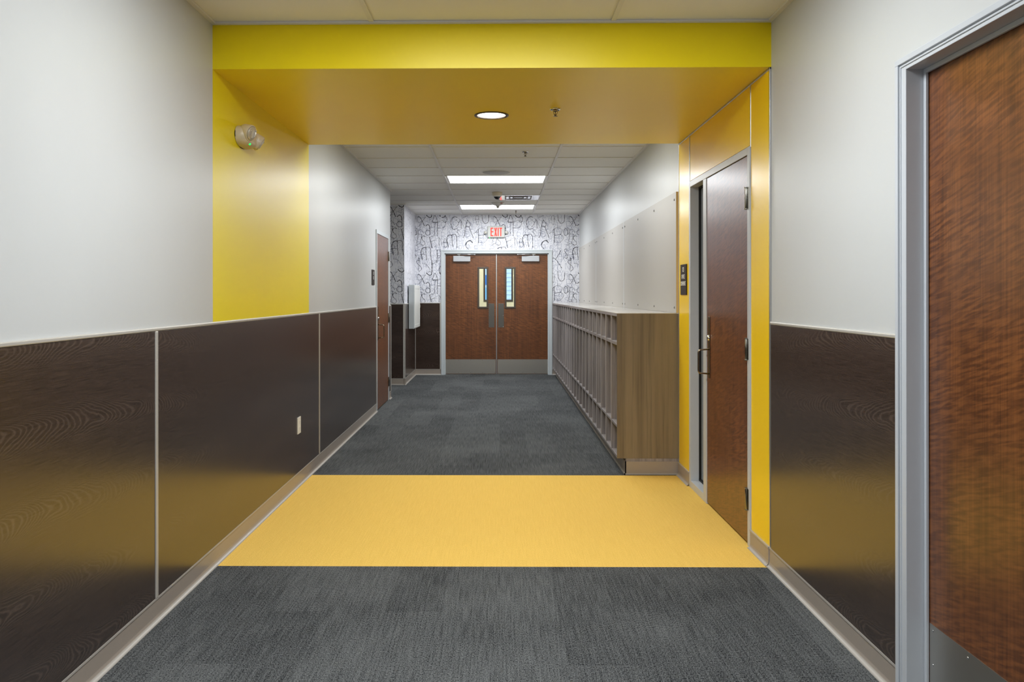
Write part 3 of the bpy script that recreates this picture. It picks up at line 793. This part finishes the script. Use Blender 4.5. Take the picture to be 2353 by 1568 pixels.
pl.build('toe_kick', ['mel', 'base', 'base_toe'], cab)

# tackboards above it
tb_lab = ['pale grey tackboard above the cubbies, nearest one with plywood edge', 'pale grey tackboard above the cubbies, middle of three', 'pale grey tackboard above the cubbies, farthest, by the lettered wall']
for i, (a, b) in enumerate(((6.190, 8.765), (8.815, 11.275), (11.325, 13.700))):
    tb = MB(); tb.box(XR - .001, XR - .018, a, b, CZ1 + .004, 2.166, 1); tb.box(XR - .018, XR - .0195, a, b, CZ1 + .004, 2.166, 0)
    o = tag(tb.build('tackboard', ['tackboard', 'tack_edge']), tb_lab[i], 'board', 'tackboards above the cubby cabinet')
    sc = MB()
    for k in range(4):
        y = a + .06 + (b - a - .12) * k / 3
        for z in (CZ1 + .045, 2.110):
            sc.lathe([(.010, 0), (.009, .003), (.003, .005)], Matrix.Translation((XR - .0194, y, z)) @ Matrix.Rotation(-math.pi / 2, 4, 'Y'), 12)
    sc.build('screw', 'steel_dk', o)['kind'] = 'stuff'
for n_, y in enumerate((8.790, 11.300)):
    o = MB().box(XR - .001, XR - .0205, y - .0245, y + .0245, CZ1 + .004, 2.166).build('joint_strip', 'white', wr)

# ------------------------------------------------------------------ ceiling fixtures
def troffer(y0, label, mt, grp='recessed ceiling light panels'):
    x0, x1, y1 = TX[0] + .012, TX[1] - .012, y0 + .61
    y0 += .006; y1 -= .006
    t = tag(empty('ceiling_light', ((x0 + x1) / 2, (y0 + y1) / 2, ZC)), label, 'ceiling light', grp)
    f = MB(); e = .028; zz = ZC + .004
    f.box(x0, x0 + e, y0, y1, zz, zz + .05); f.box(x1 - e, x1, y0, y1, zz, zz + .05)
    f.box(x0 + e, x1 - e, y0, y0 + .012, zz, zz + .05); f.box(x0 + e, x1 - e, y1 - .012, y1, zz, zz + .05)
    f.build('frame', 'plastic', t)
    d = MB(); d.quad((x0 + e, y1 - .012, zz + .006), (x1 - e, y1 - .012, zz + .006), (x1 - e, y0 + .012, zz + .006), (x0 + e, y0 + .012, zz + .006))
    d.build('diffuser', mt, t)
    return t
troffer(6.314, 'added ceiling light panel, unseen above the back of the yellow bulkhead', 'diffh')  # unseen panel added to brighten the corridor just past the bulkhead
troffer(9.364, 'long bright ceiling light panel behind the round speaker', 'diff')
troffer(12.414, 'far bright ceiling light panel partly behind the smoke detector', 'diff')
for (y0, _), lb in zip(NEARH, ('ceiling light panel over the near corridor, nearest the yellow bulkhead, above the picture', 'ceiling light panel just behind the camera', 'ceiling light panel farthest behind the camera')): troffer(y0, lb, 'diffn')
vl = MB(); vl.quad((-.6, 15.8, ZC), (.6, 15.8, ZC), (.6, 15.2, ZC), (-.6, 15.2, ZC)); 
vt = tag(vl.build('ceiling_light', 'diff'), 'unseen light panel added over the vestibule behind the double doors', 'ceiling light', 'recessed ceiling light panels')  # bare glowing panel added to light the vestibule walls
# added passage light, out of view round the corner
pt = MB(); pt.quad((-3.6, 11.8, ZC + .001), (-3.0, 11.8, ZC + .001), (-3.0, 11.2, ZC + .001), (-3.6, 11.2, ZC + .001))
M['diffp'] = mat('added_passage_diffuser', (240, 240, 240), .5, emis=(255, 253, 248), e=.8)
tag(pt.build('ceiling_light', 'diffp'), 'added light panel in the side passage, hidden round the corner', 'ceiling light', 'recessed ceiling light panels')

# round downlight in the bulkhead
dl = tag(empty('downlight', (CANX, CANY, ZB)), 'round recessed downlight with white reflector in the yellow bulkhead underside', 'light')
mxc = Matrix.Translation((CANX, CANY, ZB))
MB().lathe([(.110, 0.0), (.110, -.004), (.094, -.006), (.090, 0.0), (.088, .004)], mxc, 48, cap0=False, cap1=False).build('trim_ring', 'bronze', dl)
MB().lathe([(.090, .0), (.084, .04), (.066, .10), (.066, .12)], mxc, 48, cap0=False, cap1=False).build('reflector', 'refl', dl)
lp = MB(); lp.lathe([(.064, .100), (.05, .090), (.002, .086)], mxc, 32, cap0=False, cap1=True); lp.build('lamp', 'can', dl)

def sprinkler(x, y, z, label, r=.034):
    t = tag(empty('fire_sprinkler', (x, y, z)), label, 'sprinkler', 'pendent fire sprinklers')
    mx = Matrix.Translation((x, y, z)) @ Matrix.Rotation(math.pi, 4, 'X')
    MB().lathe([(r, 0), (r, .003), (r * .72, .012), (r * .68, .005)], mx, 28).build('escutcheon', 'chrome', t)
    b = MB(); b.lathe([(.011, .002), (.011, .016), (.006, .02)], mx, 16)
    for s_ in (-1, 1): b.tube([(x + s_ * .010, y, z - .014), (x + s_ * .012, y, z - .026), (x + s_ * .002, y, z - .042)], .0022, 6)
    b.lathe([(.003, .016), (.003, .044)], mx, 8)
    b.build('sprinkler_body', 'nickel', t)
    dfl = MB(); 
    for k in range(10):
        a = 2 * math.pi * k / 10
        dfl.poly([(x + .004 * math.cos(a - .3), y + .004 * math.sin(a - .3), z - .045), (x + .017 * math.cos(a - .22), y + .017 * math.sin(a - .22), z - .046), (x + .017 * math.cos(a + .22), y + .017 * math.sin(a + .22), z - .046), (x + .004 * math.cos(a + .3), y + .004 * math.sin(a + .3), z - .045)])
    dfl.lathe([(.008, .0435), (.008, .047)], mx, 16)
    dfl.build('deflector', 'nickel', t)
sprinkler(.346, 4.983, ZB, 'chrome fire sprinkler hanging from the yellow bulkhead underside')
sprinkler(.251, 7.800, ZC + .007, 'fire sprinkler in the tile ceiling just beyond the bulkhead')
sprinkler(.272, 13.27, ZC + .007, 'small fire sprinkler in the ceiling by the lettered far wall', .018)

# round speaker grille
sp = tag(empty('ceiling_speaker', (-.036, 9.095, ZC)), 'round white speaker grille flush in the ceiling tile', 'speaker')
mx = Matrix.Translation((-.036, 9.095, ZC + .008)) @ Matrix.Rotation(math.pi, 4, 'X')
MB().lathe([(.166, 0), (.166, .004), (.160, .007), (.154, .004)], mx, 56, cap1=False).build('rim', 'plastic', sp)
gm = mat('speaker_grille', (176, 174, 170), .6); tg = NT(gm)
vo = tg.n('ShaderNodeTexVoronoi'); tg.l(tg.mapped((240, 240, 1)), vo.inputs['Vector']); vo.inputs['Scale'].default_value = 1
tg.color(tg.ramp(vo.outputs['Distance'], [(.18, (110, 108, 105)), (.32, (188, 186, 182))])); M['grille'] = gm
MB().lathe([(.155, .002), (.155, .0045), (.02, .0055)], mx, 56).build('grille', 'grille', sp)

# dome camera
dc = tag(empty('security_camera', (-.030, 10.90, ZC)), 'small white dome security camera hanging from the ceiling', 'camera')
mx = Matrix.Translation((-.030, 10.90, ZC + .008)) @ Matrix.Rotation(math.pi, 4, 'X')
MB().lathe([(.068, 0), (.070, .006), (.066, .035), (.058, .052)], mx, 36).build('housing', 'plastic_b', dc)
MB().lathe([(.052, .048), (.056, .054), (.050, .064), (.048, .056)], mx, 36).build('bezel', 'plastic', dc)
MB().lathe([(.047, .054)] + [(.047 * math.cos(a), .056 + .042 * math.sin(a)) for a in [k * math.pi / 2 / 8 for k in range(1, 8)]] + [(.001, .098)], mx, 32).build('dome', 'dome', dc)

# smoke detector with strobe
sm = tag(empty('smoke_detector', (-.023, 12.13, ZC)), 'white ceiling smoke detector marked FIRE in front of far light panel', 'smoke detector')
mx = Matrix.Translation((-.023, 12.13, ZC + .008)) @ Matrix.Rotation(math.pi, 4, 'X')
MB().lathe([(.092, 0), (.096, .010), (.092, .028), (.070, .038), (.040, .046), (.028, .055)], mx, 40).build('housing', 'plastic', sm)
MB().lathe([(.026, .052), (.022, .075), (.016, .084), (.012, .080)], mx, 24).build('strobe_lens', 'lens', sm)
flat_text('FIRE', .026, Matrix.Translation((.025, 12.13 - .084, ZC - .013)) @ Matrix.Rotation(math.radians(90), 4, 'X'), 'lettering', 'redink', sm, .004)

# shiny air diffuser
vt = tag(empty('air_diffuser', (.27, 11.50, ZC)), 'mirror-bright square air diffuser with a dark slotted core', 'vent')
x0, x1, y0, y1 = TX[0] + .62, TX[1] - .012, 11.195, 11.805
f = MB(); f.box(x0, x1, y0 + .006, y1 - .006, ZC + .0035, ZC + .0075); f.build('face_plate', 'chrome_plate' if False else 'chrome', vt)
cx, cy = (x0 + x1) / 2, 11.50; f = MB()
for k, r in enumerate((.19, .135, .08)):
    w = .020
    f.box(cx - r, cx + r, cy - r, cy - r + w, ZC - .001, ZC + .0034); f.box(cx - r, cx + r, cy + r - w, cy + r, ZC - .001, ZC + .0034)
    f.box(cx - r, cx - r + w, cy - r + w, cy + r - w, ZC - .001, ZC + .0034); f.box(cx + r - w, cx + r, cy - r + w, cy + r - w, ZC - .001, ZC + .0034)
f.build('slots', 'bronze', vt)

# ------------------------------------------------------------------ exit sign
ex = tag(empty('exit_sign', (-.056, YW, 2.45)), 'white EXIT sign with red letters and two lamp heads above the double doors', 'exit sign')
MB().box(-.206, .093, YW - .045, YW, 2.352, 2.551).build('housing', 'housing', ex, bevel=.014, seg=4)
yl = YW - .0465; le = MB(); H0, H1 = 2.376, 2.522; t = .019
def bar(x0, x1, z0, z1): le.box(x0, x1, yl, yl + .003, z0, z1)
bx0 = -.152
bar(bx0, bx0 + t, H0, H1)
for z in (H0, (H0 + H1) / 2 - t / 2 + .003, H1 - t): bar(bx0 + t, bx0 + .050, z, z + t)
zm = (H0 + H1) / 2
le.poly([(x_, yl - .0004, z_) for x_, z_ in ((-.089, H0), (-.069, H0), (-.0645, zm - .030), (-.060, H0), (-.040, H0), (-.054, zm),
         (-.040, H1), (-.060, H1), (-.0645, zm + .030), (-.069, H1), (-.089, H1), (-.075, zm))])
bar(-.031, -.031 + t, H0, H1)
bar(-.002, .048, H1 - t, H1); bar(.0135, .0135 + t, H0, H1 - t)
le.build('exit_letters', 'red', ex)
for sx, x in ((-1, -.240), (1, .122)):
    hd = MB().lathe([(.018, -.030), (.027, -.012), (.029, .004)], Matrix.Translation((x, YW - .045, 2.442)) @ Matrix.Rotation(math.pi / 2, 4, 'X'), 24).build('lamp_head', 'housing', ex)
    MB().lathe([(.025, .0042), (.018, .010), (.004, .012)], Matrix.Translation((x, YW - .045, 2.442)) @ Matrix.Rotation(math.pi / 2, 4, 'X'), 24).build('lens', 'lens', hd)
    MB().box(x - sx * .01 - .010, x - sx * .01 + .010 + .0, YW - .04, YW - .018, 2.415, 2.440).build('bracket', 'bronze', hd)
MB().lathe([(.006, 0), (.005, .006)], Matrix.Translation((-.167, YW - .044, 2.350)) @ Matrix.Rotation(math.pi / 2, 4, 'X'), 12).build('status_light', 'led', ex)

# ------------------------------------------------------------------ twin-head emergency light on the yellow bay wall
em = tag(empty('emergency_light', (XL, 4.56, 2.21)), 'beige twin-head emergency light with green indicator on the yellow left wall', 'emergency light')
body = MB(); n1, n2 = 28, 12; i0 = 0
def se(c, p): return math.copysign(abs(c) ** p, c)
for j in range(n2 + 1):
    b_ = math.pi / 2 * j / n2
    for k in range(n1):
        a = 2 * math.pi * k / n1
        body.v.append((XL + .002 + .070 * math.sin(b_) ** .8, 4.545 + .122 * se(math.cos(a), .75) * math.cos(b_) ** .45 if j < n2 else 4.545, 2.268 + .060 * se(math.sin(a), .8) * math.cos(b_) ** .45 if j < n2 else 2.268))
for j in range(n2):
    for k in range(n1):
        a, b_ = j * n1 + k, j * n1 + (k + 1) % n1
        body.f.append((a, b_, b_ + n1, a + n1)); body.m.append(0); body.sm.append(True)
body.build('housing', 'plastic_b', em)
bp = MB(); bp.lathe([(.062, 0), (.062, .004)], Matrix.Translation((XL, 4.545, 2.268)) @ Matrix.Diagonal((1, 2.02, 1.0, 1)) @ Matrix.Rotation(math.pi / 2, 4, 'Y'), 36); bp.build('back_gasket', 'black', em)
for (y, z, d, o_) in ((4.475, 2.284, Vector((.90, -.27, -.30)), .056), (4.630, 2.262, Vector((.74, .34, -.55)), .058)):
    q_ = d.to_track_quat('Z', 'Y').to_matrix().to_4x4(); c = Matrix.Translation((XL + o_, y, z)) @ q_
    h_ = MB().lathe([(.030, -.045), (.043, -.020), (.046, .022), (.044, .026)], c, 32).build('lamp_head', 'plastic_b', em)
    le2 = MB().lathe([(.041, .0262), (.034, .032), (.014, .036), (.002, .036)], c, 32)
    for (u_, v_) in ((.02, .02), (-.02, .015), (0, -.02), (.022, -.008)):
        le2.lathe([(.006, .028), (.004, .038)], c @ Matrix.Translation((u_, v_, 0)), 8)
    le2.build('lens', 'lens', h_)
MB().lathe([(.006, -.004), (.006, .008), (.004, .011)], Matrix.Translation((XL + .054, 4.500, 2.226)) @ Matrix.Rotation(math.radians(115), 4, 'Y'), 12).build('status_light', 'led', em)

# ------------------------------------------------------------------ signs, outlet, extinguisher cabinet
s1 = tag(MB().box(XR - .006, XR - .014, 5.885, 6.070, 1.375, 1.600).build('room_sign', 'brown', bevel=.002), 'dark brown room sign with white words on the yellow wall beside the sidelight', 'sign')
def mxR(y, z, x): return Matrix.Translation((x, y, z)) @ Matrix(((0, 0, -1, 0), (-1, 0, 0, 0), (0, 1, 0, 0), (0, 0, 0, 1)))
for txt, z, sz in (('123', 1.560, .050), ('OFFICE', 1.508, .044), ('CONFERENCE', 1.457, .044)):
    flat_text(txt, sz, mxR(5.978, z, XR - .0145), 'lettering', 'ink', s1, squeeze=.56 if len(txt) > 8 else .72)
s2 = tag(MB().box(XL, XL + .008, 9.170, 9.350, 1.490, 1.665).build('room_sign', 'brown', bevel=.002), 'small dark brown room sign on the white wall beside the left door', 'sign')
def mxL(y, z, x): return Matrix.Translation((x, y, z)) @ Matrix(((0, 0, 1, 0), (1, 0, 0, 0), (0, 1, 0, 0), (0, 0, 0, 1)))
for txt, z in (('8', 1.622), ('B', 1.570)): flat_text(txt, .056, mxL(9.262, z, XL + .0085), 'lettering', 'ink', s2)

ot = tag(empty('wall_outlet', (XL, 5.795, .376)), 'white electrical outlet on the dark panelling of the left wall', 'outlet')
X0 = XL + .010
MB().box(X0, X0 + .005, 5.752, 5.838, .378, .497).build('cover_plate', 'plastic', ot, bevel=.002)
for z in (.415, .460):
    r_ = MB().box(X0 + .004, X0 + .0065, 5.778, 5.812, z - .016, z + .016).build('socket', 'plastic', ot, bevel=.003)
    sl = MB()
    for y in (5.788, 5.802): sl.box(X0 + .006, X0 + .0067, y - .001, y + .001, z - .003, z + .007)
    sl.box(X0 + .006, X0 + .0067, 5.793, 5.797, z - .011, z - .007); sl.build('slot', 'black', r_)

fc = tag(empty('extinguisher_cabinet', (XA + .05, 13.16, .84)), 'tall white extinguisher cabinet on the short wall left of double doors', 'cabinet')
MB().box(XA + .018, XA + .105, 12.72, 13.60, .838, 1.535).build('box', 'frame_w', fc, bevel=.004)
dr = MB(); dr.box(XA + .105, XA + .112, 12.73, 13.59, .846, .90); dr.box(XA + .105, XA + .112, 12.73, 13.59, 1.47, 1.527)
dr.box(XA + .105, XA + .112, 12.73, 12.79, .90, 1.47); dr.box(XA + .105, XA + .112, 13.53, 13.59, .90, 1.47)
dr = dr.build('door', 'plastic', fc, bevel=.003)
MB().box(XA + .1055, XA + .108, 12.79, 13.53, .90, 1.47).build('door_pane', 'plastic', dr)
MB().box(XA + .112, XA + .122, 13.55, 13.575, 1.16, 1.21).build('latch', 'steel', dr, bevel=.001)
bk = [MB().box(XA + .108, XA + .1085, 12.96, 13.06, z, z + .05).build('red_lettering', 'redink', dr) for z in ()]
